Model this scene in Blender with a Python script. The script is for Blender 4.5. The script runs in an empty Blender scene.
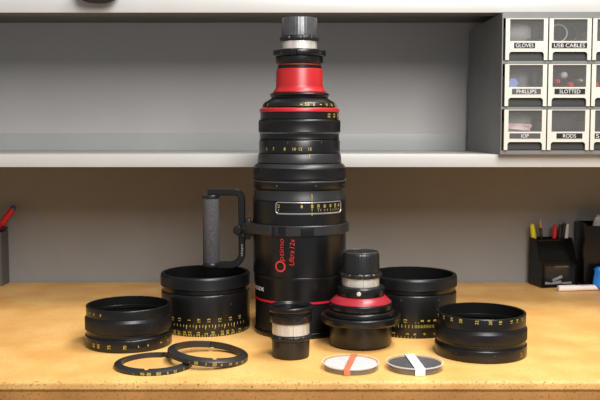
import bpy, bmesh, math, random
from mathutils import Vector, Matrix
C = bpy.context.scene
COL = C.collection
PI = math.pi
R_ = random.Random(7)

# ------------------------------------------------------------------ camera
EYE = 0.324                      # eye height above the bench top (bench top is z = 0)
F = 890.0                        # focal length in pixels of the 600 px wide frame
PITCH = math.atan(69.0 / F)
cam_d = bpy.data.cameras.new('camera'); cam = bpy.data.objects.new('camera', cam_d); COL.objects.link(cam)
cam_d.sensor_width = 36.0; cam_d.lens = 36.0 * F / 600.0
cam.location = (0, 0, EYE); cam.rotation_euler = (PI/2 - PITCH, 0, 0)
cam_d.clip_start = 0.05
C.camera = cam
# ------------------------------------------------------------------ world, lights, exposure
C.view_settings.view_transform = 'Standard'; C.view_settings.look = 'None'
C.view_settings.gamma = 1.0; C.view_settings.use_curve_mapping = False
C.view_settings.exposure = 0.0
C.cycles.transparent_max_bounces = 32; C.cycles.max_bounces = 16
w = bpy.data.worlds.new('room_ambient'); C.world = w; w.use_nodes = True
w.node_tree.nodes['Background'].inputs[0].default_value = (0.97, 0.97, 1.0, 1)
w.node_tree.nodes['Background'].inputs[1].default_value = 0.27
def area(name, loc, target, sx, sy, power, col=(1, 1, 1)):
    l = bpy.data.lights.new(name, 'AREA'); l.shape = 'RECTANGLE'; l.size = sx; l.size_y = sy
    l.energy = power; l.color = col
    o = bpy.data.objects.new(name, l); COL.objects.link(o); o.location = loc
    o.rotation_euler = (Vector(target) - Vector(loc)).to_track_quat('-Z', 'Y').to_euler()
    return o
area('front_lamp', (0.45, -0.25, 1.40), (0.1, 1.6, 0.2), 0.9, 1.15, 58, (1, 0.97, 0.94))
area('ceiling_lamp', (0.48, 1.20, 1.60), (0.0, 1.40, 0.0), 0.7, 0.35, 21, (1, 0.965, 0.91))

# ------------------------------------------------------------------ pixel -> world helpers
def ray(px, py):
    d = Vector(((px - 300) / F, 1.0, (200 - py) / F))
    c, s = math.cos(PITCH), math.sin(PITCH)
    return Vector((d.x, d.y * c + d.z * s, -d.y * s + d.z * c))
def P(px, py, Y):
    r = ray(px, py); t = Y / r.y
    return Vector((r.x * t, Y, EYE + r.z * t))
def Z(py, Y): return P(300, py, Y).z
def D(px, py):                   # on the bench top
    r = ray(px, py); t = -EYE / r.z
    return Vector((r.x * t, r.y * t, 0))
def rad(hw, Y): return hw * Y / F

# ------------------------------------------------------------------ materials
def mat(name, col, rough=0.5, metal=0.0, spec=0.5, var=0.0, vscale=60, bump=0.0, bscale=400, col2=None, stretch=None):
    m = bpy.data.materials.new(name); m.use_nodes = True
    nt = m.node_tree; b = nt.nodes['Principled BSDF']
    b.inputs['Base Color'].default_value = (*col, 1); b.inputs['Roughness'].default_value = rough
    b.inputs['Metallic'].default_value = metal; b.inputs['Specular IOR Level'].default_value = spec
    tc = nt.nodes.new('ShaderNodeTexCoord'); src = tc.outputs['Object']
    if stretch:
        mp = nt.nodes.new('ShaderNodeMapping'); mp.inputs['Scale'].default_value = stretch
        nt.links.new(src, mp.inputs[0]); src = mp.outputs[0]
    if var or col2:
        n = nt.nodes.new('ShaderNodeTexNoise'); n.inputs['Scale'].default_value = vscale; n.inputs['Detail'].default_value = 5
        nt.links.new(src, n.inputs['Vector'])
        r = nt.nodes.new('ShaderNodeValToRGB')
        c2 = col2 or tuple(c * (1 - var) for c in col)
        r.color_ramp.elements[0].position = 0.35; r.color_ramp.elements[1].position = 0.65
        r.color_ramp.elements[0].color = (*c2, 1); r.color_ramp.elements[1].color = (*col, 1)
        nt.links.new(n.outputs[0], r.inputs[0]); nt.links.new(r.outputs[0], b.inputs['Base Color'])
    if bump:
        n2 = nt.nodes.new('ShaderNodeTexNoise'); n2.inputs['Scale'].default_value = bscale; n2.inputs['Detail'].default_value = 4
        nt.links.new(src, n2.inputs['Vector'])
        bp = nt.nodes.new('ShaderNodeBump'); bp.inputs['Strength'].default_value = bump; bp.inputs['Distance'].default_value = 0.001
        nt.links.new(n2.outputs[0], bp.inputs['Height']); nt.links.new(bp.outputs[0], b.inputs['Normal'])
    return m
def clear(name, tint=(1, 1, 1), ior=1.45, rough=0.03, haze=0.0, hcol=(0.8, 0.8, 0.8)):   # thin clear plastic
    m = bpy.data.materials.new(name); m.use_nodes = True; nt = m.node_tree; nt.nodes.clear()
    out = nt.nodes.new('ShaderNodeOutputMaterial'); tr = nt.nodes.new('ShaderNodeBsdfTransparent'); gl = nt.nodes.new('ShaderNodeBsdfGlossy')
    tr.inputs[0].default_value = (*tint, 1); gl.inputs['Roughness'].default_value = rough
    lw = nt.nodes.new('ShaderNodeLayerWeight'); lw.inputs[0].default_value = 0.5      # Schlick: same from either side of the sheet
    pw = nt.nodes.new('ShaderNodeMath'); pw.operation = 'POWER'; pw.inputs[1].default_value = 5; nt.links.new(lw.outputs['Facing'], pw.inputs[0])
    fr = nt.nodes.new('ShaderNodeMath'); fr.operation = 'MULTIPLY_ADD'; fr.inputs[1].default_value = 0.45; fr.inputs[2].default_value = 0.03; nt.links.new(pw.outputs[0], fr.inputs[0])
    mx = nt.nodes.new('ShaderNodeMixShader'); nt.links.new(fr.outputs[0], mx.inputs[0]); nt.links.new(tr.outputs[0], mx.inputs[1]); nt.links.new(gl.outputs[0], mx.inputs[2])
    last = mx
    if haze:
        df = nt.nodes.new('ShaderNodeBsdfDiffuse'); df.inputs[0].default_value = (*hcol, 1)
        m2 = nt.nodes.new('ShaderNodeMixShader'); m2.inputs[0].default_value = haze
        nt.links.new(mx.outputs[0], m2.inputs[1]); nt.links.new(df.outputs[0], m2.inputs[2]); last = m2
    nt.links.new(last.outputs[0], out.inputs[0])
    return m
def bench_mat(name, c_hi, c_lo, fleck, amount, scale, rough):
    m = bpy.data.materials.new(name); m.use_nodes = True; nt = m.node_tree; b = nt.nodes['Principled BSDF']
    b.inputs['Roughness'].default_value = rough; b.inputs['Specular IOR Level'].default_value = 0.35
    tc = nt.nodes.new('ShaderNodeTexCoord')
    def noise(s, d=5):
        n = nt.nodes.new('ShaderNodeTexNoise'); n.inputs['Scale'].default_value = s; n.inputs['Detail'].default_value = d
        nt.links.new(tc.outputs['Object'], n.inputs['Vector']); return n
    def ramp(n, p0, c0, p1, c1):
        r = nt.nodes.new('ShaderNodeValToRGB'); e = r.color_ramp.elements
        e[0].position, e[1].position = p0, p1; e[0].color, e[1].color = (*c0, 1), (*c1, 1)
        nt.links.new(n.outputs[0], r.inputs[0]); return r
    def mix(a, bb, fac, f=None):
        x = nt.nodes.new('ShaderNodeMix'); x.data_type = 'RGBA'
        if fac is not None: nt.links.new(fac.outputs[0], x.inputs[0])
        else: x.inputs[0].default_value = f
        nt.links.new(a, x.inputs[6])
        if isinstance(bb, tuple): x.inputs[7].default_value = (*bb, 1)
        else: nt.links.new(bb, x.inputs[7])
        return x.outputs[2]
    big = ramp(noise(11), 0.38, c_lo, 0.62, c_hi)
    med = ramp(noise(120, 3), 0.42, (0, 0, 0), 0.75, (0.5, 0.5, 0.5))
    fl = ramp(noise(scale, 2), 0.66 - amount, (0, 0, 0), 0.72, (1, 1, 1))
    c = mix(big.outputs[0], c_lo, med)
    c = mix(c, fleck, fl)
    nt.links.new(c, b.inputs['Base Color'])
    bp = nt.nodes.new('ShaderNodeBump'); bp.inputs['Strength'].default_value = 0.12; bp.inputs['Distance'].default_value = 0.001
    nt.links.new(noise(300).outputs[0], bp.inputs['Height']); nt.links.new(bp.outputs[0], b.inputs['Normal'])
    return m

M = {}
M['bench'] = bench_mat('bench_surface', (0.88, 0.53, 0.18), (0.76, 0.40, 0.115), (0.55, 0.27, 0.075), 0.05, 330, 0.42)
M['bench_edge'] = bench_mat('bench_edge', (0.80, 0.47, 0.16), (0.62, 0.33, 0.10), (0.22, 0.10, 0.03), 0.10, 330, 0.5)
M['bench_low'] = bench_mat('bench_lower_board', (0.46, 0.215, 0.055), (0.36, 0.16, 0.040), (0.20, 0.09, 0.025), 0.10, 300, 0.6)
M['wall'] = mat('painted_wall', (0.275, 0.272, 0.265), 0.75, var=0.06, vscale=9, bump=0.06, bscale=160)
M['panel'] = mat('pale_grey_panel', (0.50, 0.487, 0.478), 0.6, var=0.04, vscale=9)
M['shelf'] = mat('white_enamel', (0.50, 0.495, 0.475), 0.32, var=0.03, vscale=14)
M['upstand'] = mat('grey_enamel', (0.42, 0.435, 0.425), 0.40, var=0.04, vscale=14)
M['floor'] = mat('floor', (0.25, 0.24, 0.23), 0.6, var=0.15, vscale=5)
M['black'] = mat('black_anodised', (0.006, 0.006, 0.0062), 0.29, spec=0.5, var=0.25, vscale=40, bump=0.04, bscale=900)
M['black_lit_satin'] = mat('black_lit_satin', (0.021, 0.021, 0.022), 0.38, spec=0.55, var=0.2, vscale=40)  # lighter black; light caught on rings and slopes is put into the colour
M['under'] = mat('underside_shade_brown', (0.13, 0.115, 0.095), 0.7, var=0.1, vscale=20)  # dark tone puts the shade under the shelf into the colour
M['black_dull'] = mat('black_matte', (0.005, 0.005, 0.0055), 0.45, spec=0.35, var=0.2, vscale=40)
M['black_rib'] = mat('black_ribbed', (0.005, 0.005, 0.0055), 0.36, spec=0.45, var=0.2, vscale=60)
M['velvet'] = mat('matt_black_inside', (0.0025, 0.0025, 0.0025), 0.8, spec=0.15)
M['grey_edge'] = mat('worn_grey_edge_glint', (0.10, 0.10, 0.105), 0.34, metal=0.4, var=0.3, vscale=80)  # screw metal too; on the barrel edge it paints a highlight
M['window_metal'] = mat('window_edge_highlight', (0.42, 0.42, 0.43), 0.3, metal=0.6)  # silver rim, brightened so its colour carries the lower edge's highlight
M['cap_grey'] = mat('grey_cap', (0.11, 0.112, 0.118), 0.32, metal=0.5, var=0.25, vscale=70)
M['cap_black'] = mat('black_cap', (0.012, 0.012, 0.013), 0.36, var=0.25, vscale=70)
M['steel'] = mat('bare_steel', (0.90, 0.85, 0.76), 0.36, metal=0.55, var=0.2, vscale=30, stretch=(3, 3, 0.2))  # vertical streaks put reflection bands into the steel's colour
M['red'] = mat('red_anodised', (0.44, 0.014, 0.018), 0.36, spec=0.55, var=0.1, vscale=50)
M['red_dark'] = mat('dark_red_anodised', (0.38, 0.018, 0.032), 0.33, spec=0.6, var=0.1, vscale=50)
M['redline'] = mat('red_paint', (0.55, 0.012, 0.03), 0.4)
M['redink'] = mat('red_ink', (0.62, 0.035, 0.03), 0.5)
M['orange_line'] = mat('orange_seal', (0.35, 0.06, 0.02), 0.5)
M['yellow'] = mat('yellow_ink', (0.55, 0.43, 0.07), 0.5)
M['white_ink'] = mat('white_ink', (0.75, 0.75, 0.75), 0.5)
M['label_silver'] = mat('dim_silver_ink', (0.30, 0.30, 0.30), 0.5)
M['foam'] = mat('grey_foam_grip', (0.085, 0.082, 0.088), 0.85, spec=0.2, var=0.35, vscale=350, bump=0.5, bscale=900)
M['glass_dark'] = mat('coated_glass', (0.012, 0.012, 0.016), 0.06, spec=0.6)
M['cab'] = mat('grey_cabinet_steel', (0.175, 0.175, 0.17), 0.42, spec=0.45, var=0.1, vscale=20)
M['cream'] = mat('cream_plastic', (0.62, 0.60, 0.53), 0.4, var=0.04, vscale=30)
M['label'] = mat('black_label_tape', (0.012, 0.012, 0.012), 0.5, spec=0.3)
M['label_grey'] = mat('grey_label_tape', (0.06, 0.063, 0.063), 0.5)
M['recess'] = mat('dark_drawer_plastic', (0.035, 0.035, 0.032), 0.5)
M['clear'] = clear('clear_plastic', (0.90, 0.90, 0.90), 1.45, 0.06, 0.08, (0.6, 0.6, 0.58))
M['clear_dark'] = clear('smoky_plastic', (0.85, 0.85, 0.85), 1.45, 0.05, 0.012)
M['case'] = clear('clear_case', (0.97, 0.97, 0.97), 1.5, 0.05, 0.03, (0.9, 0.88, 0.85))
M['case_rim'] = clear('clear_case_rim', (0.92, 0.92, 0.92), 1.5, 0.08, 0.35, (0.95, 0.92, 0.88))
M['white_paper'] = mat('white_card', (0.86, 0.86, 0.86), 0.6)
M['grey_filter'] = mat('grey_filter', (0.085, 0.09, 0.098), 0.35, var=0.35, vscale=150)
M['tape_red'] = mat('orange_red_tape', (0.72, 0.20, 0.10), 0.5, var=0.2, vscale=90)
M['tape_white'] = mat('white_tape', (0.82, 0.80, 0.77), 0.6, var=0.08, vscale=90)
M['bin_black'] = mat('glossy_black_plastic', (0.004, 0.0037, 0.0035), 0.22, spec=0.3)
M['cup_grey'] = mat('grey_steel_cup', (0.105, 0.10, 0.095), 0.5, var=0.1, vscale=30)
M['hl'] = mat('yellow_plastic', (0.80, 0.72, 0.02), 0.35)
M['orange'] = mat('amber_plastic', (0.80, 0.42, 0.03), 0.45)
M['pen_red'] = mat('red_plastic', (0.62, 0.012, 0.02), 0.3)
M['pen_black'] = mat('black_plastic', (0.02, 0.02, 0.022), 0.3)
M['pen_silver'] = mat('silver_plastic', (0.55, 0.55, 0.55), 0.35)
M['wood'] = mat('pencil_wood', (0.55, 0.33, 0.17), 0.6, var=0.2, vscale=60)
M['pen_blue'] = mat('blue_plastic', (0.02, 0.09, 0.42), 0.3)
M['blue'] = mat('bright_blue_vinyl', (0.010, 0.20, 0.72), 0.35, var=0.3, vscale=40)
M['blue_pale'] = mat('pale_blue_plastic', (0.30, 0.42, 0.86), 0.4)
M['translucent'] = mat('milky_plastic', (0.83, 0.78, 0.76), 0.4, var=0.05, vscale=40)
M['pink'] = mat('pink_white_paper', (0.86, 0.70, 0.70), 0.6, col2=(0.80, 0.36, 0.40), vscale=30)
M['glove'] = mat('grey_glove_fabric', (0.42, 0.42, 0.40), 0.8, var=0.4, vscale=25)
M['dark_fabric'] = mat('dark_fabric', (0.03, 0.031, 0.037), 0.8, var=0.3, vscale=40)
M['tissue'] = mat('white_tissue', (0.62, 0.58, 0.53), 0.8, var=0.3, vscale=50)
M['pinktext'] = mat('faded_red_ink', (0.62, 0.22, 0.20), 0.6)

# ------------------------------------------------------------------ mesh helpers
def shade(bm, ang=0.55):
    bm.normal_update()
    for f in bm.faces: f.smooth = True
    for e in bm.edges:
        if len(e.link_faces) == 2: e.smooth = e.calc_face_angle(0) < ang
        else: e.smooth = False
TINY = ('scale_numerals', 'window_numerals', 'screws', 'bracket_screws', 'printed_bands')
def obj(name, bm, m, parent=None, ang=0.55):
    bmesh.ops.recalc_face_normals(bm, faces=bm.faces[:])
    shade(bm, ang)
    me = bpy.data.meshes.new(name); bm.to_mesh(me); bm.free()
    me.materials.append(M[m])
    o = bpy.data.objects.new(name, me); COL.objects.link(o)
    if parent: o.parent = parent
    if name in TINY: o['kind'] = 'stuff'            # marks of a pixel or three
    return o
def blacken(o, r, m='velvet'):          # darker matt black material on the inside of a tube
    o.data.materials.append(M[m])
    for p in o.data.polygons:
        c = p.center
        if math.hypot(c.x, c.y) < r and (p.normal.x * c.x + p.normal.y * c.y < 0 or abs(p.normal.z) > .5): p.material_index = 1
    return o
def tag(o, label=None, cat=None, group=None, kind=None):
    if label: o['label'] = label
    if cat: o['category'] = cat
    if group: o['group'] = group
    if kind: o['kind'] = kind
    return o
def thing(name, label, cat, loc, rz=0, group=None):
    o = bpy.data.objects.new(name, None); COL.objects.link(o); o.empty_display_size = 0.02
    o.location = loc; o.rotation_euler = (0, 0, rz)
    return tag(o, label, cat, group)
def struct(name, bm, m): return tag(obj(name, bm, m), kind='structure')
def dup(root, loc, rz, label):
    r = root.copy(); COL.objects.link(r); r.location = loc; r.rotation_euler = (0, 0, rz); r['label'] = label
    for ch in root.children:
        c = ch.copy(); COL.objects.link(c); c.parent = r
        for g in ch.children:
            d = g.copy(); COL.objects.link(d); d.parent = c
    return r
def face_cam(x, y): return -math.atan2(x, y)
def cham(prof, c, closed=False):
    out = []; n = len(prof)
    for i, p in enumerate(prof):
        if not closed and (i == 0 or i == n - 1): out.append(p); continue
        a, b = prof[i - 1], prof[(i + 1) % n]
        va = (a[0] - p[0], a[1] - p[1]); vb = (b[0] - p[0], b[1] - p[1])
        la, lb = math.hypot(*va), math.hypot(*vb)
        if la < 1e-9 or lb < 1e-9: continue
        cosang = (va[0] * vb[0] + va[1] * vb[1]) / la / lb
        k = min(c, la * .4, lb * .4)
        if cosang > -0.93:
            out.append((p[0] + va[0] / la * k, p[1] + va[1] / la * k)); out.append((p[0] + vb[0] / lb * k, p[1] + vb[1] / lb * k))
        else: out.append(p)
    return out
def lathe(prof, segs=72, closed=False, mod=None, bm=None, bevel=0.0006):
    """revolve (r, z) points about z; closed = a ring with a hole"""
    bm = bm or bmesh.new()
    if bevel: prof = cham(prof, bevel, closed)
    rings = []
    for k, (r, z) in enumerate(prof):
        if r < 1e-7: rings.append([bm.verts.new((0, 0, z))]); continue
        row = []
        for i in range(segs):
            t = 2 * PI * i / segs
            rr, zz = (mod(i, t, r, z, k) if mod else (r, z))
            row.append(bm.verts.new((rr * math.sin(t), -rr * math.cos(t), zz)))
        rings.append(row)
    n = len(rings)
    for k in range(n if closed else n - 1):
        a, b = rings[k], rings[(k + 1) % n]
        if len(a) == 1 and len(b) == 1: continue
        for i in range(segs):
            j = (i + 1) % segs
            if len(a) == 1: bm.faces.new((a[0], b[i], b[j]))
            elif len(b) == 1: bm.faces.new((a[i], a[j], b[0]))
            else: bm.faces.new((a[i], a[j], b[j], b[i]))
    return bm
def solid(pts, **k): return lathe([(0, pts[0][1])] + list(pts) + [(0, pts[-1][1])], **k)
def tube_ring(r_out, r_in, z0, z1, **k): return lathe([(r_out, z0), (r_out, z1), (r_in, z1), (r_in, z0)], closed=True, **k)
def ribs(z0, z1, depth, rmin=0.0):
    return lambda i, t, r, z, k: ((r - depth) if (i % 2 and z0 <= z <= z1 and r > rmin) else r, z)
def box(bm, x0, x1, y0, y1, z0, z1, bev=0.0, rot=None):
    r = bmesh.ops.create_cube(bm, size=1.0)
    vs = r['verts']
    for v in vs: v.co = Vector((x0 + (v.co.x + .5) * (x1 - x0), y0 + (v.co.y + .5) * (y1 - y0), z0 + (v.co.z + .5) * (z1 - z0)))
    if rot is not None: bmesh.ops.transform(bm, matrix=rot, verts=vs)
    if bev:
        es = list({e for v in vs for e in v.link_edges})
        bmesh.ops.bevel(bm, geom=es, offset=bev, segments=2, affect='EDGES', profile=0.6)
    return bm
def bx(*a, **k): return box(bmesh.new(), *a, **k)
def rod(bm, p0, p1, radii, n=16):
    """round bar through radii [(t, r), ...] from p0 to p1"""
    p0, p1 = Vector(p0), Vector(p1); q = (p1 - p0).to_track_quat('Z', 'Y'); rows = []
    for t, r in radii:
        c = p0.lerp(p1, t)
        rows.append([bm.verts.new(c + q @ Vector((r * math.cos(2 * PI * i / n), r * math.sin(2 * PI * i / n), 0))) for i in range(n)])
    for a, b in zip(rows, rows[1:]):
        for i in range(n): bm.faces.new((a[i], a[(i + 1) % n], b[(i + 1) % n], b[i]))
    bm.faces.new(rows[0][::-1]); bm.faces.new(rows[-1])
    return bm
def strip_loop(bm, path, halfdepth, half_w):
    """sweep a rectangle along (x, z) path points; depth is along y"""
    rows = []; n = len(path)
    for i, (x, z) in enumerate(path):
        a = path[max(i - 1, 0)]; b = path[min(i + 1, n - 1)]
        d = Vector((b[0] - a[0], b[1] - a[1])).normalized(); nx, nz = -d.y, d.x
        hd, hw = halfdepth, half_w; c = 0.0015
        sec = [(-hd + c, -hw), (hd - c, -hw), (hd, -hw + c), (hd, hw - c), (hd - c, hw), (-hd + c, hw), (-hd, hw - c), (-hd, -hw + c)]
        rows.append([bm.verts.new((x + nx * s, y, z + nz * s)) for y, s in sec])
    for a, b in zip(rows, rows[1:]):
        for i in range(8): bm.faces.new((a[i], a[(i + 1) % 8], b[(i + 1) % 8], b[i]))
    bm.faces.new(rows[0][::-1]); bm.faces.new(rows[-1])
    return bm
# lettering
_tc = {}
def glyphs(s, bold=0.0, shear=0.0):
    k = (s, bold, shear)
    if k in _tc: return _tc[k]
    cu = bpy.data.curves.new('lettering', 'FONT'); cu.body = s; cu.size = 1.0; cu.resolution_u = 3; cu.offset = bold; cu.shear = shear
    cu.align_x = 'CENTER'; cu.align_y = 'CENTER'
    o = bpy.data.objects.new('lettering', cu); COL.objects.link(o)
    dg = bpy.context.evaluated_depsgraph_get(); me = o.evaluated_get(dg).to_mesh()
    vs = [(v.co.x, v.co.y) for v in me.vertices]; fs = [tuple(p.vertices) for p in me.polygons]
    o.evaluated_get(dg).to_mesh_clear(); bpy.data.objects.remove(o); bpy.data.curves.remove(cu)
    xs = [v[0] for v in vs]; ys = [v[1] for v in vs]
    cx, cy = (min(xs) + max(xs)) / 2, (min(ys) + max(ys)) / 2; h = max(ys) - min(ys)
    res = ([((x - cx) / h, (y - cy) / h) for x, y in vs], fs, (max(xs) - min(xs)) / h)
    _tc[k] = res; return res
def write(bm, s, height, f, bold=0.01, width=None, shear=0.0, sub=0):
    """lay text out with its bounding height; f maps (u, v) in metres to a 3-D point"""
    vs, fs, asp = glyphs(s, bold, shear)
    sx = height if width is None else width / asp
    t = bmesh.new(); tv = [t.verts.new((x * sx, y * height, 0)) for x, y in vs]
    for fc in fs:
        try: t.faces.new([tv[i] for i in fc])
        except ValueError: pass
    if sub:
        bmesh.ops.triangulate(t, faces=t.faces[:])
        bmesh.ops.subdivide_edges(t, edges=[e for e in t.edges if e.calc_length() > height * .25], cuts=sub)
    t.verts.index_update()
    nv = [bm.verts.new(f(v.co.x, v.co.y)) for v in t.verts]
    for fc in t.faces:
        try: bm.faces.new([nv[v.index] for v in fc.verts])
        except ValueError: pass
    t.free()
def cyl(R, th0, z0, eps=0.0003):
    rf = R if callable(R) else (lambda z: R)
    def f(u, v):
        z = z0 + v; r = rf(z) + eps; t = th0 + u / r
        return Vector((r * math.sin(t), -r * math.cos(t), z))
    return f
def cyl_up(R, th0, z0, eps=0.0003):     # text that climbs the barrel
    def f(u, v):
        r = R + eps; t = th0 - v / r
        return Vector((r * math.sin(t), -r * math.cos(t), z0 + u))
    return f
def patch(bm, R, th0, z0, w, h, eps=0.0003, n=2):
    f = cyl(R, th0, z0, eps)
    rows = [(bm.verts.new(f(-w / 2 + w * i / n, -h / 2)), bm.verts.new(f(-w / 2 + w * i / n, h / 2))) for i in range(n + 1)]
    for a, b in zip(rows, rows[1:]): bm.faces.new((a[0], b[0], b[1], a[1]))
def screw_on(bm, R, th, z, r=0.0012):
    c = Vector((math.sin(th), -math.cos(th), 0))
    rod(bm, c * (R - 0.001) + Vector((0, 0, z)), c * (R + 0.0004) + Vector((0, 0, z)), [(0, r), (0.8, r), (1, r * .7)], 10)
def th_of(px, cx, hw): return math.asin(max(-1, min(1, (px - cx) / hw)))

# ================================================================== the setting
WALL_Y = 1.897; LIP_Y = 1.570; SHELF_Z = 0.283
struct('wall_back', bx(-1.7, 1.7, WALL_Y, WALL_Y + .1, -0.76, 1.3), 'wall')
struct('floor', bx(-1.7, 1.7, -0.5, WALL_Y + .1, -0.86, -0.76), 'floor')

# workbench: rounded top board, lower board under it
t = thing('workbench', 'long workbench with a speckled honey-coloured top and rounded front edge', 'workbench', (0, 1.134, 0))
bm = bmesh.new(); prof = [(0.759, 0.0)]
for k in range(9):
    a = PI / 2 + PI / 2 * k / 8
    prof.append((0.005 + 0.005 * math.cos(a), -0.005 + 0.005 * math.sin(a)))
prof += [(0.0, -0.0105), (0.002, -0.013), (0.759, -0.013)]
L = [bm.verts.new((-1.6, y, z)) for y, z in prof]; Rr = [bm.verts.new((1.6, y, z)) for y, z in prof]
n = len(prof)
for i in range(n): bm.faces.new((L[i], L[(i + 1) % n], Rr[(i + 1) % n], Rr[i]))
bm.faces.new(L[::-1]); bm.faces.new(Rr)
top = obj('bench_top', bm, 'bench', t)
top.data.materials.append(M['bench_edge'])
for p in top.data.polygons:
    if p.center.y < 0.0065 and p.center.z < -0.0002: p.material_index = 1
obj('lower_board', bx(-1.6, 1.6, 0.0035, 0.759, -0.045, -0.0131, bev=0.002), 'bench_low', t)
for sx in (-1.5, 1.5): obj('leg', bx(sx - .03, sx + .03, 0.05, 0.70, -0.76, -0.0451, bev=0.003), 'cab', t)

def shelf(zt, label, up, lip_h):
    s = thing('wall_shelf', label, 'shelf', (0, LIP_Y, zt))
    obj('shelf_board', bx(-1.6, 1.6, 0.0025, WALL_Y - LIP_Y - .0005, -0.0025, 0, bev=0.0006), 'shelf', s)
    obj('front_lip', bx(-1.6, 1.6, 0, 0.0024, -lip_h, 0, bev=0.0008), 'shelf', s)
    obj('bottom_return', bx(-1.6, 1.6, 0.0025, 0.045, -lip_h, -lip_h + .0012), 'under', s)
    obj('underside_shade_sheet', bx(-1.57, 1.57, 0.003, WALL_Y - LIP_Y - .004, -.0036, -.0026), 'under', s)  # added dark sheet standing in for shade below the board
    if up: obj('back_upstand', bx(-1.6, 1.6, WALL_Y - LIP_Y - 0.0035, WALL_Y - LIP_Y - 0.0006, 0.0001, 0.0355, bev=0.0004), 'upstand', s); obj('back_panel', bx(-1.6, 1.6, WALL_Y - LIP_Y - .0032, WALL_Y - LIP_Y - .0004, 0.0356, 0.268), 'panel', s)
    for x in (-1.58, 1.58): obj('side_bracket', bx(x - .004, x + .004, 0.01, WALL_Y - LIP_Y - .001, -lip_h + .0013, -0.0026), 'shelf', s)
    return s
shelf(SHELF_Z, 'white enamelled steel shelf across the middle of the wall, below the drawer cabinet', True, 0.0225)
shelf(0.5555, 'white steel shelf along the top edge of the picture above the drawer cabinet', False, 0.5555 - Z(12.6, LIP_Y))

# ================================================================== tall zoom lens
LY = 1.436; LX = P(299.5, 332, LY).x
lens = thing('zoom_lens', 'tall black cinema zoom lens with red bands standing upright with a side handle', 'lens', (LX, LY, 0), face_cam(LX, LY))
def lz(y): return max(0.0, Z(y, LY))
def lr(hw): return rad(hw, LY)
def lf(y, px=299.5, hw=46.7):        # height of a mark seen on the near side of the barrel
    return Z(y, LY - lr(hw) * math.sqrt(max(0, 1 - ((px - 299.5) / hw) ** 2)))
obj('front_ring', solid([(lr(44.3), 0), (lr(45.4), .003), (lr(45.4), lz(325)), (lr(44.4), lz(324))], bevel=.001), 'black', lens)
obj('front_barrel', solid([(lr(44.5), lz(324)), (lr(44.5), lz(296.3))], segs=96), 'black_dull', lens)
obj('red_stripe', solid([(lr(44.75), lz(296.2)), (lr(44.75), lz(294.2))], segs=96, bevel=0), 'redline', lens)
obj('lower_barrel', solid([(lr(44.9), lz(294.1)), (lr(45.0), lz(286)), (lr(45.8), lz(274)), (lr(45.8), lz(271.2)), (lr(45.5), lz(270.8))], segs=96, bevel=.0004), 'black', lens)
obj('main_barrel', solid([(lr(46.2), lz(270.7)), (lr(46.7), lz(268)), (lr(46.7), lz(198.4))], segs=96), 'black', lens)
obj('barrel_shoulder', solid([(lr(46.7), lz(198.3)), (lr(46.6), lz(197)), (lr(45.5), lz(194)), (lr(45.2), lz(188.2))], segs=96, bevel=.001), 'black_lit_satin', lens)
obj('screw_ring', solid([(lr(44.6), lz(188)), (lr(45.9), lz(187)), (lr(46.2), lz(180)), (lr(45.6), lz(178.9))], segs=96), 'black', lens)
obj('edge_highlight', tube_ring(lr(46.35), lr(45), lz(180.5), lz(179.3), segs=96, bevel=.0003), 'grey_edge', lens)  # grey ring painting the overhead highlight along this edge
zr = (lz(176.5), lz(168.5))
obj('zoom_ring', lathe([(0, lz(178.8)), (lr(45.7), lz(178.6)), (lr(46.1), lz(177)), (lr(46.1), lz(176)), (lr(46.1), lz(169)), (lr(46.1), lz(167.6)), (0, lz(167.5))], segs=240, mod=ribs(lz(176.2), lz(168.8), .0006, .05), bevel=.0002), 'black_rib', lens)
obj('zoom_shoulder', solid([(lr(46.1), lz(167.4)), (lr(45.9), lz(166.6)), (lr(44.4), lz(164.6)), (lr(42.3), lz(162.8))], segs=96), 'black_lit_satin', lens)
obj('collar', solid([(lr(41.9), lz(162.5)), (lr(41.9), lz(160)), (lr(41.0), lz(153.6)), (lr(40.2), lz(153))], segs=96, bevel=.001), 'black_lit_satin', lens)
obj('focus_scale_ring', solid([(lr(40.4), lz(152.8)), (lr(40.4), lz(140.5)), (lr(39.4), lz(139.4))], segs=96, bevel=.001), 'black', lens)
obj('spacer_ring', solid([(lr(39.9), lz(139.2)), (lr(39.4), lz(136)), (lr(39.9), lz(133.2))], segs=96), 'black', lens)
obj('focus_ring', lathe([(0, lz(133)), (lr(40.0), lz(132.8)), (lr(40.8), lz(131.8)), (lr(40.8), lz(131)), (lr(40.8), lz(122.2)), (lr(40.8), lz(121.4)), (lr(39.8), lz(119.8)), (0, lz(119.6))], segs=220, mod=ribs(lz(131.2), lz(122), .0006, .05), bevel=.0002), 'black_rib', lens)
obj('distance_ring', solid([(lr(39.0), lz(119.5)), (lr(39.0), lz(112.7))], segs=96), 'black', lens)
obj('red_band', solid([(lr(39.7), lz(112.6)), (lr(39.7), lz(109.6)), (lr(38.6), lz(108.4))], segs=96), 'red', lens)
def iris_r(z):
    za, zb = lz(107.4), lz(103.2)
    k = max(0, min(1, (z - za) / (zb - za))); return lr(37.4 - 1.9 * k)
obj('iris_ring', solid([(lr(37.4), lz(107.4)), (lr(35.5), lz(103.2)), (lr(29.6), lz(99.4)), (lr(28.2), lz(98.4))], segs=96), 'black', lens)
obj('lip_ring', solid([(lr(28.2), lz(98.3)), (lr(28.4), lz(97)), (lr(29.6), lz(95.8)), (lr(29.6), lz(94.2)), (lr(27), lz(93.2))], segs=96), 'black', lens)
obj('red_collar', solid([(lr(26.4), lz(93)), (lr(26.2), lz(91.8)), (lr(24.6), lz(89.8)), (lr(23.4), lz(87)), (lr(23.1), lz(70)), (lr(22.6), lz(69.2))], segs=96), 'red', lens)
obj('neck_ring', solid([(lr(21.9), lz(69.1)), (lr(21.9), lz(66))], segs=72), 'black', lens)
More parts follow.
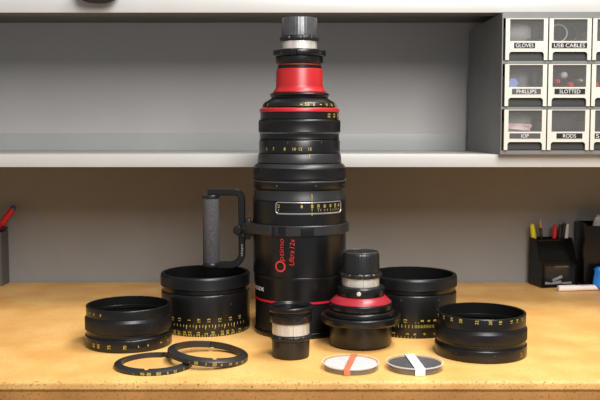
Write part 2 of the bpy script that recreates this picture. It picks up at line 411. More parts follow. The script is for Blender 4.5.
obj('orange_seal', solid([(lr(21.3), lz(65.9)), (lr(21.3), lz(64.4))], segs=72, bevel=0), 'orange_line', lens)
obj('mount_body', solid([(lr(23.0), lz(64.3)), (lr(23.6), lz(63.5)), (lr(23.6), lz(57.2))], segs=72), 'black', lens)
def lugs(i, t, r, z, k):
    d = abs(((math.degrees(t) + 45) % 90) - 45)     # four lugs, slots between them
    a = abs(((math.degrees(t) - 33) % 90) - 45)
    return (r if a > 5 else r - .0022), z
obj('locking_flange', lathe([(0, lz(57.1)), (lr(25.0), lz(57)), (lr(26.1), lz(56)), (lr(26.1), lz(51.2)), (lr(25.4), lz(50.4)), (0, lz(50.2))], segs=144, mod=lugs), 'black', lens)
def bayonet(i, t, r, z, k): return (r if (i % 30) > 2 else r - .0012), z
obj('steel_mount', lathe([(0, lz(50.1)), (lr(17.2), lz(50)), (lr(17.2), lz(41.6)), (0, lz(41.4))], segs=120, mod=bayonet), 'steel', lens)
def castle(i, t, r, z, k): return (r if (i % 12) > 3 else r - .0012), z
cap = obj('rear_cap', lathe([(0, lz(41.3)), (lr(19.2), lz(41.2)), (lr(19.6), lz(40.2)), (lr(19.6), lz(38)), (lr(19.0), lz(37.2)), (0, lz(37))], segs=144, mod=castle, bevel=.0003), 'cap_black', lens)
obj('cap_shell', lathe([(0, lz(36.9)), (lr(18.0), lz(36.8)), (lr(17.5), lz(20)), (lr(16.9), lz(18.4)), (0, lz(18.2))], segs=144, mod=lambda i, t, r, z, k: ((r - .0003) if (i % 4) < 1 else r, z), bevel=.0003), 'cap_grey', cap)
# screws
bm = bmesh.new()
for px in (255, 277.5, 315.5, 342.5): screw_on(bm, lr(46.05), th_of(px, 299.5, 46.3), lz(183.6), .0014)
for px in (262, 288, 320.8, 338): screw_on(bm, lr(40.4), th_of(px, 299.5, 41), lz(142.4), .0010)
screw_on(bm, lr(46.1), th_of(262, 299.5, 46.3), lz(168.2), .0010)
screw_on(bm, lr(26.1), th_of(281.5, 299.3, 26.2), lz(54.5), .0012); screw_on(bm, lr(26.1), th_of(319.5, 299.3, 26.2), lz(54.5), .0012)
screw_on(bm, lr(23.6), th_of(308.7, 299.3, 23.7), lz(61.5), .0008)
obj('screws', bm, 'grey_edge', lens)
# yellow scales
bm = bmesh.new()
for px, s in ((260.2, '5'), (267.8, '6'), (274.5, '7'), (285.3, '8'), (294.5, '10'), (300.5, '12'), (309.5, '15')):
    write(bm, s, lr(2.9), cyl(lr(40.4), th_of(px, 299.5, 40.5), lz(148.3)), .004)
patch(bm, lr(41.2), th_of(309, 299.5, 41), lz(155.2), .0009, lr(3.2), .0006)
for px, s in ((328.0, '22'), (333.4, '25'), (337.0, '28')):
    write(bm, s, lr(3.2), cyl_up(lr(39.0), th_of(px, 299.5, 39.2), lz(116)), .005)
for px, s in ((268.6, '2'), (301.2, '-'), (306.8, '5.6'), (313.2, '8'), (320.0, '-'), (325.8, '11'), (330.8, '16'), (334.4, '22')):
    write(bm, s, lr(.7 if s == '-' else 2.7), cyl(iris_r, th_of(px, 299.5, 36.8), lz(105.4), .0005), .006, width=(lr(2.0) if s == '-' else None))
obj('scale_numerals', bm, 'yellow', lens)
# focal length window in the main barrel
th0, th1 = th_of(277, 299.5, 46.7), th_of(339.5, 299.5, 46.7)
def win_pts(off, r, n=64):
    za, zb = lf(213.8) - off, lf(202.8) + off; rr = .004 + off; R0 = lr(46.7)
    a, b = th0 * R0 - off, th1 * R0 + off; pts = []
    for (cx, cz, a0) in ((b - rr, zb - rr, 0), (a + rr, zb - rr, 90), (a + rr, za + rr, 180), (b - rr, za + rr, 270)):
        for k in range(7):
            q = math.radians(a0 + 15 * k); pts.append((cx + rr * math.cos(q), cz + rr * math.sin(q)))
    out = []
    for i in range(len(pts)):
        p, q = pts[i], pts[(i + 1) % len(pts)]; m = max(1, int(math.hypot(q[0] - p[0], q[1] - p[1]) / .004))
        for k in range(m): out.append((p[0] + (q[0] - p[0]) * k / m, p[1] + (q[1] - p[1]) * k / m))
    return [Vector((r * math.sin(u / R0), -r * math.cos(u / R0), z)) for u, z in out]
bm = bmesh.new(); R0 = lr(46.7)
# outline counts must match between loops, so both loops are resampled from the inner outline
inner = win_pts(0, R0 + .0011)
def grow(p, d, r):
    c = (th0 + th1) / 2 * R0; zc = (lf(213.8) + lf(202.8)) / 2
    t_ = math.atan2(p.x, -p.y) * R0; W = (th1 - th0) / 2 * R0; H = (lf(202.8) - lf(213.8)) / 2
    u = c + (t_ - c) * (1 + d / W); z = zc + (p.z - zc) * (1 + (d * 2.4 if p.z < zc and d > 0 else d) / H)  # lower rim widened to shape the painted highlight
    return Vector((r * math.sin(u / R0), -r * math.cos(u / R0), z))
loops = [[bm.verts.new(grow(p, -.0008, R0 + .0003)) for p in inner], [bm.verts.new(grow(p, -.0003, R0 + .0012)) for p in inner], [bm.verts.new(grow(p, .0005, R0 + .0010)) for p in inner], [bm.verts.new(grow(p, .0009, R0 - .0003)) for p in inner]]
for a, b in zip(loops, loops[1:]):
    for i in range(len(a)): bm.faces.new((a[i], a[(i + 1) % len(a)], b[(i + 1) % len(a)], b[i]))
win = obj('scale_window', bm, 'window_metal', lens)
bm = bmesh.new(); nseg = 24; rows = []
for i in range(nseg + 1):
    a = th0 + (th1 - th0) * i / nseg
    edge = min(i, nseg - i) / nseg * (th1 - th0) * R0
    cut = max(0, .0035 - edge) ** 2 / .0035
    rows.append([bm.verts.new(((R0 + .0004) * math.sin(a), -(R0 + .0004) * math.cos(a), z)) for z in (lf(213.8) + cut, lf(202.8) - cut)])
for a, b in zip(rows, rows[1:]): bm.faces.new((a[0], b[0], b[1], a[1]))
obj('window_floor', bm, 'black_dull', win)
bm = bmesh.new()
for px, s in ((279.8, '4.7'), (311.4, '60'), (317.4, '120'), (323.4, '80'), (329, '45'), (333.6, '100'), (337.1, '24')):
    write(bm, s, lr(2.5), cyl_up(lr(46.7), th_of(px, 299.5, 46.7), lf(206.6), .0008), .008, width=lr(3.8 if len(s) > 2 else 2.9))
write(bm, '8', lr(3.0), cyl(lr(46.7), th_of(301.6, 299.5, 46.7), lf(206.6), .0008), .02)
for px in (279.8, 317.4, 319.6, 323.4, 326, 329, 331.5, 333.6, 335.5, 337.1): patch(bm, lr(46.7), th_of(px, 299.5, 46.7), lf(210.6), .0006, lr(2.0), .0008)
patch(bm, lr(46.0), th_of(311.3, 299.5, 46.7), lf(197), .0009, lr(5.0), .0016)
patch(bm, lr(46.7), th_of(311.3, 299.5, 46.7), lf(206), .0007, lr(10), .0009)
patch(bm, lr(46.7), th_of(311.3, 299.5, 46.7), lf(214.3), .0009, lr(3), .0016)
obj('window_numerals', bm, 'yellow', win)
# lettering on the barrel
bm = bmesh.new(); R0 = lr(46.7)
tO = th_of(281.2, 299.5, 46.7); zO = lf(267)
for k in range(40):                                     # the large ring-shaped O
    pts = []
    for q in (k, k + 1):
        a = 2 * PI * q / 40
        for s in (1.0, .72): pts.append(bm.verts.new(cyl(R0, tO, zO, .0006)(lr(5.4) * s * math.cos(a), lr(5.5) * s * math.sin(a))))
    bm.faces.new((pts[0], pts[2], pts[3], pts[1]))
write(bm, 'ptimo', lr(6.4), cyl_up(R0, th_of(283.2, 299.5, 46.7), lf(250.3), .0009), -.008, width=lr(21.5), shear=.15, sub=1)
write(bm, 'Ultra', lr(5.0), cyl_up(R0, th_of(292.0, 299.5, 46.7), lf(258.2), .0009), -.008, width=lr(14), shear=.2, sub=1)
write(bm, '12x', lr(4.6), cyl_up(R0, th_of(292.6, 299.5, 46.7), lf(243.8), .0009), -.008, width=lr(9), shear=.2, sub=1)
obj('red_lettering', bm, 'redink', lens)
bm = bmesh.new(); R1 = lr(45.0); wtext = lr(54)
tend = th_of(266, 299.5, 45.0); tmid = tend - wtext / 2 / R1
write(bm, 'Angénieux', lr(7.4), cyl(lambda z: lr(45.35), tmid, lf(288.2, 261, 45), .0008), .006, width=wtext, sub=1)
obj('white_lettering', bm, 'white_ink', lens)
# clamp band and side handle
zc0, zc1 = lf(236.6), lf(226.2)
RB = lr(46.7) + .0002
obj('clamp_band', tube_ring(lr(48.8), RB, zc0, zc1, segs=96, bevel=.0012), 'black_lit_satin', lens)
bm = bmesh.new(); a0, a1 = Vector((-lr(56.5), -.012)), Vector((-lr(26), -lr(43.6))); dv = (a1 - a0)
box(bm, 0, dv.length, -.0050, 0, zc0 + .0004, zc1 - .0004, .0012, Matrix.Translation((a0.x, a0.y - .0005, 0)) @ Matrix.Rotation(math.atan2(dv.y, dv.x), 4, 'Z'))
obj('clamp_arm', bm, 'black_lit_satin', lens)
for a0, r1 in ((6, 49.7), (12, 49.4), (-52, 49.5), (-20, 49.3)):          # little plates on the band
    a = math.radians(a0); c = Vector((math.sin(a), -math.cos(a), 0))
    obj('clamp_plate', bx(-.006, .006, -lr(r1), -lr(48.82), zc0 + .001, zc1 - .001, bev=.0003, rot=Matrix.Rotation(a, 4, 'Z')), 'black', lens)
obj('clamp_hinge', bx(lr(46.9), lr(49.2), -.008, .008, lz(231), lz(222), bev=.001), 'black', lens)
def hx(px): return P(px, 230, LY).x - LX
hp = [(hx(208.5), lz(191.9))]
cr = .011; xr = hx(242); zt, zb = lz(191.9), lz(265.0)
hp.append((xr - cr, zt))
for k in range(1, 7): a = PI / 2 - PI / 2 * k / 6; hp.append((xr - cr + cr * math.cos(a), zt - cr + cr * math.sin(a)))
hp.append((xr, zb + .020))
for k in range(1, 7): a = -PI / 2 * k / 6; hp.append((xr - .020 + .020 * math.cos(a), zb + .020 + .020 * math.sin(a)))
hp.append((hx(206.5), zb))
handle = obj('side_handle', strip_loop(bmesh.new(), hp, .0075, lr(3.3)), 'black', lens)
gx = hx(211.2)
bm = bmesh.new(); rod(bm, (gx, 0, lz(262.5)), (gx, 0, lz(198.5)), [(0, lr(8.0)), (.01, lr(8.3)), (.99, lr(8.3)), (1, lr(8.0))], 40); obj('foam_grip', bm, 'foam', handle)
for ya, yb in ((266.8, 262.7), (198.3, 194.8)):
    bm = bmesh.new(); rod(bm, (gx, 0, lz(ya)), (gx, 0, lz(yb)), [(0, lr(8.2)), (.2, lr(8.7)), (.8, lr(8.7)), (1, lr(8.2))], 40); obj('grip_collar', bm, 'cap_black', handle)
bm = bmesh.new()
box(bm, hx(245.4), hx(250.6), -.011, .011, lz(239), lz(218.5), .0012)
box(bm, hx(238.5), hx(246), -.0125, -.0074, lz(236), lz(222.5), .001)
box(bm, hx(244), -lr(46.9), -.0118, -.006, lz(236), lz(226), .0008)
obj('handle_bracket', bm, 'black', handle)
bm = bmesh.new(); rod(bm, (hx(238.4), -.0126, lz(229)), (hx(238.4), -.021, lz(229)), [(0, lr(4.4)), (.75, lr(4.6)), (1, lr(3.4))], 24); obj('clamp_knob', bm, 'black', handle)
bm = bmesh.new()
for py in (224.5, 233.5): rod(bm, (hx(243.5), -.0124, lz(py)), (hx(243.5), -.0142, lz(py)), [(0, .002), (.7, .002), (1, .0015)], 12)
obj('bracket_screws', bm, 'grey_edge', handle)
bm = bmesh.new(); write(bm, 'shape', lr(2.9), lambda u, v: Vector((hx(242.2) - v, -.0077, lz(249.5) + u)), -.005, width=lr(12)); obj('handle_lettering', bm, 'label_silver', handle)

# ================================================================== big cylinders, back row
def mark_rows(bm, cx, hw, R, Y, rows, ticks):
    for y, items, h in rows:
        for px, s in items: write(bm, s, rad(h * .85, Y), cyl_up(R, th_of(px, cx, hw), Z(y, Y), .0004), .0)
    for y, xs, h in ticks:
        for px in xs: patch(bm, R, th_of(px, cx, hw), Z(y, Y), .0007, rad(h, Y), .0004, 1)
def frange(a, b, s):
    o = []; x = a
    while x <= b: o.append(x); x += s
    return o
def tall_barrel(name, label, cx, hw, base_y, ys, rows, ticks, screws):
    p = D(cx, base_y); Y = p.y; sY = lambda y: max(0, Z(y, Y))
    t = thing(name, label, 'lens barrel', (p.x, Y, 0), face_cam(p.x, Y))
    r = rad(hw, Y); k = rad(1, Y); z = [sY(y) for y in ys]     # ys: top, band bottom, groove bottom
    ri = r - .0065
    blacken(obj('rim_band', lathe([(r - .0012, z[1]), (r, z[1] + .001), (r, z[1] + .002), (r, z[0] - .004), (r - .0012, z[0] - .001), (r - .0022, z[0]), (ri, z[0] - .0003), (ri, z[1])], segs=240, closed=True, mod=ribs(z[1] + .0018, z[0] - .0035, .0004, r - .001), bevel=.0003), 'black_rib', t), ri + .0006)
    blacken(obj('groove_ring', tube_ring(r - .0028, ri, z[2] + .0002, z[1] - .0002, segs=96), 'black', t), ri + .0006)
    blacken(obj('body', lathe([(r - .0016, 0), (r - .0009, .0015), (r - .0009, z[2] - .002), (r - .0022, z[2]), (ri, z[2]), (ri, .018), (.012, .015), (.012, 0)], segs=96, closed=True, bevel=.0008), 'black', t), ri + .0006)
    obj('inner_ring', lathe([(ri - .0001, z[1] - .012), (ri - .0001, z[1] - .006), (ri - .003, z[1] - .0075), (ri - .003, z[1] - .012)], segs=96, closed=True, bevel=0), 'black_dull', t)
    bm = bmesh.new(); mark_rows(bm, cx, hw, r - .0009, Y, rows, ticks); obj('scale_numerals', bm, 'yellow', t)
    bm = bmesh.new()
    for px, y in screws: screw_on(bm, r - .0009, th_of(px, cx, hw), sY(y), .0009)
    obj('screws', bm, 'grey_edge', t)
    return t
n1 = list(zip((173.6, 180.3, 189.7, 199.2, 208.8, 219.3, 230, 239.3), ('12', '13', '1', '19', '13', '12', '13', '15')))
n2 = list(zip((175.5, 179.7, 185.2, 190.2, 198.5, 206.3, 212.7, 221.8, 227, 232.5, 239, 246), ('50', '47', '55', '52', '55', '5', '58', '60', '45', '57', '12', '1')))
tall_barrel('lens_barrel', 'tall black cylinder with two rows of yellow markings, under the grey foam handle', 206, 45, 327.2, (271.3, 283.6, 288),
            [(311.2, n1, 3.6), (323.8, n2, 3.6)],
            [(316.8, frange(172, 246, 3.1), 2.6), (318.0, frange(187, 240, 9.3), 3.6), (327.0 - .8, frange(166, 248, 2.6), 2.6)], [(173, 297 - 7), (207, 290.5), (231, 297.5)])
tall_barrel('lens_barrel', 'tall black cylinder with yellow markings behind the short ring on the right', 412, 44.4, 328.8, (272.8, 284.2, 288.4),
            [(311.8, list(zip((405.4, 421.8, 428, 434, 441), ('12', '8', '6', '8', '5'))), 3.6), (324.5, list(zip((394, 407.6, 414.4, 424, 434), ('5', '3', '6', '4', '5'))), 3.6)],
            [(317.2, frange(392, 414, 3.4) + frange(415, 446, 1.5), 3.0), (313.6, [415.5, 418], .9), (327.9, frange(388, 418, 3.4), 2.4)], [(401, 293), (438, 293)])

# ================================================================== short knurled rings, front row
def short_barrel(label, cx, hw, base_y, ys, hwt, marks, dots):
    p = D(cx, base_y); Y = p.y; sY = lambda y: max(0, Z(y, Y)); k = rad(1, Y)
    t = thing('focus_ring_barrel', label, 'lens barrel', (p.x, Y, 0), face_cam(p.x, Y))
    r, rt = rad(hw, Y), rad(hwt, Y); z = [sY(y) for y in ys]  # top, rim bottom, rib top, rib bottom, groove bottom
    ri = rt - .0040
    blacken(obj('rim', lathe([(rt - .0002, z[1]), (rt, z[0] - .001), (rt - .0008, z[0]), (ri, z[0] - .0003), (ri, z[1])], segs=96, closed=True, bevel=.0003), 'black', t), ri + .0006)
    blacken(obj('ribbed_band', lathe([(rt + .0002, z[3]), (r - .0004, z[3] + .0006), (r, z[3] + .0014), (r, z[2] - .002), (r - .0012, z[2] - .0003), (rt - .0002, z[1] - .0002), (ri, z[1] - .0002), (ri, z[3])], segs=260, closed=True, mod=ribs(z[3] + .0012, z[2] - .0016, .0005, r - .0002), bevel=.0002), 'black_rib', t), ri + .0006)
    blacken(obj('groove', lathe([(r - .0016, z[4] + .0002), (rt - .0006, z[4] + (z[3] - z[4]) * .6), (rt, z[3] - .0002), (ri, z[3] - .0002), (ri, z[4] + .0002)], segs=96, closed=True, bevel=.0002), 'black', t), ri + .0006)
    blacken(obj('lower_ring', lathe([(r - .0012, 0), (r, .0015), (r, z[4] - .0016), (r - .0014, z[4]), (ri, z[4]), (ri, .010), (.02, .008), (.02, 0)], segs=96, closed=True, bevel=.0004), 'black', t), ri + .0006)
    obj('inner_lip', lathe([(ri - .0001, z[1] - .004), (ri - .0001, z[1] + .0015), (ri - .0024, z[1] + .0010), (ri - .0024, z[1] - .004)], segs=96, closed=True, bevel=.0002), 'black', t)
    bm = bmesh.new()
    for px, py, s, h, up in marks:
        R = rt if py < (ys[1] + 2) else r
        write(bm, s, rad(h * .88, Y), (cyl_up if up else cyl)(R, th_of(px, cx, hw), sY(py), .0004), .005)
    obj('scale_numerals', bm, 'yellow', t)
    bm = bmesh.new()
    for px, py in dots: screw_on(bm, r, th_of(px, cx, hw), sY(py), .0010)
    obj('screws', bm, 'grey_edge', t)
mk = [(95.2, 337.5, '85', 3.6, 1), (99.8, 337.5, '80', 3.6, 1), (110, 337.5, '75', 3.6, 1), (125, 337.5, '70', 3.6, 1), (138, 337.2, '5', 2.4, 0), (147, 337, '4', 2.6, 0), (160, 337, '3', 3.2, 1), (167.2, 337, '7', 3.0, 1),
      (90.9, 308, '9', 3.0, 0), (94.9, 308, '8', 3.0, 0), (101.4, 308, '8', 3.0, 0)]
short_barrel('short black ribbed ring lying at the left with yellow numerals near its base', 129, 43.3, 343.2, (303.2, 312.4, 314, 326.8, 331), 42, mk, [(98, 334), (131, 332), (165, 333)])
mk = [(437.5, 313.5, '30', 3.4, 1), (443.4, 313.5, '26', 3.4, 1), (451.6, 313.5, '28', 3.4, 1), (460.6, 313.5, '28', 3.6, 1), (476.5, 313.5, '22', 3.4, 1), (489.7, 313.5, '20', 3.6, 1), (499.4, 313.5, '18', 3.4, 1), (510.3, 313.5, '15', 3.2, 1), (515.9, 313.5, '14', 3.2, 1), (521, 313.5, '13', 3.2, 1), (519.5, 347, '1:1', 3.2, 1)]
short_barrel('short black ribbed ring standing at the right with yellow numerals around its rim', 480.3, 46, 352.6, (310.6, 322.4, 324.4, 336.5, 340.5), 44.7, mk, [(457.3, 345), (494, 345), (522, 341)])

# ================================================================== thin scale rings
def thin_ring_parts(t, R, h, notches):
    def mod(i, th, r, z, k):
        if k in (2, 3, 4) and any(abs(((math.degrees(th) - a + 180) % 360) - 180) < 2.6 for a in notches): return (r + (.0040 if k >= 3 else .001), z - (.0008 if k < 4 else 0))
        return r, z
    w_ = R * .185
    prof = [(R - .0004, 0), (R, .0006), (R - .0003, h * .60), (R - .0014, h * .70), (R - w_ + .0008, h), (R - w_, h - .0006), (R - w_, 0)]
    def mod2(i, th, r, z, k):
        if k >= 4 and any(abs(((math.degrees(th) - a + 180) % 360) - 180) < 2.8 for a in notches):
            return R - w_ + .0046, (z if z < h * .5 else z - h * .10)
        return r, z
    obj('ring', lathe(prof, segs=180, closed=True, mod=mod2, bevel=0), 'black_lit_satin', t)
    return R
def ring_marks(t, R, h, marks, cx, hw):
    bm = bmesh.new()
    for px, s, hh in marks: write(bm, s, hh, cyl(R - .0002, th_of(px, cx, hw), h * .36, .0004), .01)
    obj('scale_numerals', bm, 'yellow', t)
H = .0078
pL = D(153.6, 365.6); R1 = .0540
t1 = thing('scale_ring', 'thin black numbered ring lying flat on the bench at front left', 'lens ring', (pL.x, pL.y, 0), face_cam(pL.x, pL.y))
thin_ring_parts(t1, R1, H, (-12, 118, 160))
ring_marks(t1, R1, H, [(133.5, '.', .0010), (142, '90', .0042), (148.2, '80', .0042), (157.5, '80', .0046), (166.3, '6', .0036), (173.5, '55', .0036), (182, '5', .0036), (188, '45', .0036)], 152.8, 39.2)
pR = D(207.7, 360.0); R2 = .0573
tilt = math.atan2(H + .0016, .094)
rz = face_cam(pR.x, pR.y)
t2 = thing('scale_ring', 'thin black numbered ring tilted, its left side propped on the other ring', 'lens ring', (pR.x, pR.y, R2 * math.sin(tilt) + .0002))
t2.rotation_mode = 'XYZ'
t2.matrix_world = Matrix.Translation((pR.x, pR.y, R2 * math.sin(tilt) + .0002)) @ Matrix.Rotation(tilt, 4, 'Y') @ Matrix.Rotation(rz, 4, 'Z')
thin_ring_parts(t2, R2, .0100, (10, 65, 172))
ring_marks(t2, R2, .0100, [(190, '.', .0010), (196.3, '30', .0042), (206, '5', .0032), (214.2, '20', .0044), (221.3, '6', .0034), (230, '19', .0036), (236.3, '15', .0036), (242, '12', .0036)], 207.9, 41)

# ================================================================== squat rear lens group with the red cone
SX = P(360.5, 346, 1.335).x; SY = 1.335
t = thing('lens_adapter', 'squat black lens rear section with red cone collar and capped steel mount', 'lens', (SX, SY, 0), face_cam(SX, SY))
sz = lambda y: max(0, Z(y, SY)); sr = lambda h: rad(h, SY)
obj('foot', solid([(sr(28.5), 0), (sr(28.5), .003)]), 'black_dull', t)
obj('base_cylinder', solid([(sr(30.6), .0031), (sr(31.4), .0045), (sr(31.4), sz(321.2))], segs=96), 'black', t)
obj('wide_flange', solid([(sr(38.6), sz(321.1)), (sr(40.2), sz(320)), (sr(40.4), sz(314)), (sr(39.4), sz(313)), (sr(36.5), sz(313.4)), (sr(35.5), sz(315.5))], segs=96), 'black', t)
obj('lower_step', solid([(sr(33.5), sz(315.4)), (sr(34.2), sz(314.4)), (sr(34.0), sz(309.8)), (sr(32.8), sz(308.4))], segs=96), 'black', t)
obj('upper_step', solid([(sr(31.0), sz(308.3)), (sr(31.7), sz(307)), (sr(31.7), sz(302.2)), (sr(31.2), sz(301.3))], segs=96), 'black', t)
obj('red_cone', solid([(sr(30.9), sz(301.2)), (sr(30.9), sz(300.5)), (sr(24.2), sz(294.6))], segs=96), 'red_dark', t)
obj('collar', solid([(sr(23.4), sz(294.5)), (sr(24.0), sz(293.5)), (sr(24.0), sz(286.2)), (sr(22.8), sz(285.2))], segs=96), 'black', t)
obj('steel_mount', lathe([(0, sz(285.1)), (sr(18.6), sz(285)), (sr(18.6), sz(276.4)), (0, sz(276.2))], segs=120, mod=bayonet), 'steel', t)
c2 = obj('rear_cap', lathe([(0, sz(276.1)), (sr(21.2), sz(276)), (sr(21.7), sz(275)), (sr(21.7), sz(273)), (sr(20.4), sz(271.6)), (0, sz(271.5))], segs=144, mod=castle, bevel=.0003), 'cap_black', t)
obj('cap_shell', lathe([(0, sz(271.4)), (sr(19.0), sz(271.3)), (sr(18.4), sz(254)), (sr(17.5), sz(252.0)), (sr(16.0), sz(251.4)), (0, sz(251.2))], segs=144, mod=lambda i, th, r, z, k: ((r - .0003) if (i % 4) < 1 and r > sr(15) else r, z), bevel=.0003), 'cap_black', c2)
obj('cap_edge', tube_ring(sr(17.6), sr(16.8), sz(252.1), sz(251.0), segs=96, bevel=.0002), 'cap_grey', c2)
bm = bmesh.new(); screw_on(bm, sr(24.0), th_of(358.6, 360.5, 24), sz(289.8), .0034); obj('release_button', bm, 'steel', t)
bm = bmesh.new(); screw_on(bm, sr(27.5), th_of(361.4, 360.5, 27), sz(297.8), .0012); screw_on(bm, sr(34.0), th_of(351, 360.5, 34), sz(312), .0008); obj('screws', bm, 'black_dull', t)

# ================================================================== small mount ring standing in front
p = D(290.8, 356.0); MY = p.y
t = thing('mount_adapter', 'small open mount ring with bare steel waist in front of the tall lens', 'lens mount', (p.x, MY, 0), face_cam(p.x, MY))
mz = lambda y: max(0, Z(y, MY)); mr = lambda h: rad(h, MY)
ri = mr(18)
c3 = obj('ribbed_cap', lathe([(0, 0), (mr(18.2), 0), (mr(18.7), .001), (mr(19.2), mz(338.6)), (0, mz(338.5))], segs=144, mod=lambda i, th, r, z, k: ((r - .0003) if (i % 4) < 1 and r > .01 else r, z), bevel=.0003), 'cap_black', t)
obj('notched_ring', lathe([(0, mz(338.4)), (mr(20.4), mz(338.2)), (mr(21.2), mz(337)), (mr(21.2), mz(334.2)), (mr(20), mz(333.2)), (0, mz(333.1))], segs=144, mod=castle, bevel=.0003), 'cap_black', c3)
obj('steel_waist', lathe([(0, mz(333)), (mr(19.0), mz(332.9)), (mr(19.0), mz(321.2)), (0, mz(321.1))], segs=120, mod=bayonet), 'steel', t)
obj('collar', lathe([(mr(20.6), mz(321)), (mr(21.6), mz(320)), (mr(21.6), mz(313)), (ri, mz(313)), (ri, mz(317)), (.004, mz(318)), (.004, mz(321))], segs=96, closed=True), 'black', t)
obj('slot_ring', tube_ring(mr(20.7), ri, mz(312.9), mz(310.4), segs=96, bevel=.0003), 'black_dull', t)
obj('rim', lathe([(mr(21.4), mz(310.3)), (mr(22.7), mz(309.3)), (mr(22.8), mz(305.6)), (mr(22.0), mz(304.6)), (mr(19.6), mz(304.6)), (mr(19.0), mz(306)), (ri, mz(307)), (ri, mz(310.3))], segs=96, closed=True), 'black', t)
obj('glass', lathe([(0, mz(309.5)), (mr(10), mz(310)), (ri - .0002, mz(312.5)), (ri - .0002, mz(314)), (0, mz(314))], bevel=0), 'glass_dark', t)
bm = bmesh.new(); screw_on(bm, mr(21.6), th_of(294.2, 290.8, 21.6), mz(316), .0009); screw_on(bm, mr(21.6), th_of(305, 290.8, 21.6), mz(314.8), .0009); obj('screws', bm, 'grey_edge', t)

# ================================================================== clear filter cases
def filter_case(cx, label, dlabel, dm, tm, tw, tang):
    p = D(cx, 368.3); Rr = rad(29.2, p.y); hgt = .0095
    t = thing('filter_case', label, 'case', (p.x, p.y, 0), face_cam(p.x, p.y))
    obj('tray', lathe([(0, 0), (Rr - .0022, 0), (Rr - .0018, .0005), (Rr - .0018, .0062), (Rr - .0028, .0062), (Rr - .0028, .0012), (0, .0012)], segs=96, bevel=0), 'case', t)
    obj('lid', lathe([(0, hgt), (Rr - .0006, hgt), (Rr, hgt - .0006), (Rr, .0022), (Rr - .0011, .0022), (Rr - .0011, hgt - .0011), (0, hgt - .0011)], segs=96, bevel=0), 'case', t)
    obj('lid_rim', lathe([(Rr + .0002, hgt - .0009), (Rr + .0002, hgt + .0005), (Rr - .0016, hgt + .0005), (Rr - .0016, hgt + .0002), (Rr - .0006, hgt + .0002)], segs=96, closed=True, bevel=0), 'case_rim', t)
    # tape over the lid and down both sides
    bm = bmesh.new(); rot = Matrix.Rotation(tang, 4, 'Z'); prev = None; e = .0007
    path = [(-1, .0006), (-1, hgt - .001)] + [(-1 + .02, hgt + e)] + [(-.98 + 1.96 * k / 10, hgt + e) for k in range(1, 11)] + [(1, hgt - .001), (1, .0006)]
    for s, z in path:
        row = []
        for j in range(7):
            x = -tw / 2 + tw * j / 6; yy = math.sqrt((Rr + .0009) ** 2 - x * x) * s
            row.append(bm.verts.new(rot @ Vector((x, yy, z))))
        if prev:
            for a, b, c, d in zip(prev, prev[1:], row[1:], row): bm.faces.new((a, b, c, d))
        prev = row
    obj('tape', bm, tm, t)
    d = thing('filter_disc', dlabel, 'filter', (p.x, p.y, .0014))
    obj('glass', lathe([(0, .0046), (Rr - .0034, .0046), (Rr - .0034, .0064), (0, .0064)], segs=72, bevel=.0003), dm, d)
    obj('mount_ring', tube_ring(Rr - .0140, Rr - .0170, 0, .0045, segs=72, bevel=.0003), 'black', d)
filter_case(350.7, 'round clear plastic case closed with an orange-red strip of tape', 'white disc inside the clear case with the orange tape', 'white_paper', 'tape_red', .0085, math.radians(-7))
filter_case(414.6, 'round clear plastic case closed with a wide white strip of tape', 'dark grey disc inside the clear case with the white tape', 'grey_filter', 'tape_white', .0135, math.radians(11))

# ================================================================== drawer cabinet on the shelf
CY = 1.553
cx0 = P(501.3, 90, CY).x; pitch = 0.0750; ncol = 4
zb_ = SHELF_Z + .0004; zt_ = Z(12.9, LIP_Y) - .0004; dep = .305
cab = thing('drawer_cabinet', 'grey steel small-parts drawer cabinet with cream drawers on the shelf', 'cabinet', (cx0, CY, zb_))
HC = zt_ - zb_; WC = pitch * ncol + .008
bm = bmesh.new(); th_ = .0016
box(bm, 0, th_, .0, dep, 0, HC); box(bm, WC - th_, WC, .0, dep, 0, HC)
box(bm, th_, WC - th_, .0, dep, HC - th_, HC); box(bm, th_, WC - th_, .0, dep, 0, th_); box(bm, th_, WC - th_, dep - th_, dep, th_, HC - th_)
def cz(y): return Z(y, CY) - zb_
rows_z = [(cz(60.2), cz(18.6)), (cz(106.2), cz(64.3)), (cz(150.0), cz(109.6))]
box(bm, th_, WC - th_, 0, .004, th_, rows_z[2][0] - .0008); box(bm, th_, WC - th_, 0, .004, rows_z[0][1] + .0008, HC - th_)
for a, b in ((0, 1), (1, 2)): box(bm, th_, WC - th_, 0, dep - th_, rows_z[b][1] + .0008, rows_z[a][0] - .0008)
for c in range(1, ncol): box(bm, .004 + pitch * c - .0009, .004 + pitch * c + .0009, .006, dep - th_, th_, HC - th_)
obj('cabinet_shell', bm, 'cab', cab)
texts = [['GLOVES', 'USB CABLES', None, None], ['PHILLIPS', 'SLOTTED', None, None], ['IOP', 'RODS', 'S', None]]
lab_span = [[(.20, .70), (.06, .90), 0, 0], [(.17, .86), (.15, .88), 0, 0], [(.13, .87), (.22, .84), (.10, .88), 0]]
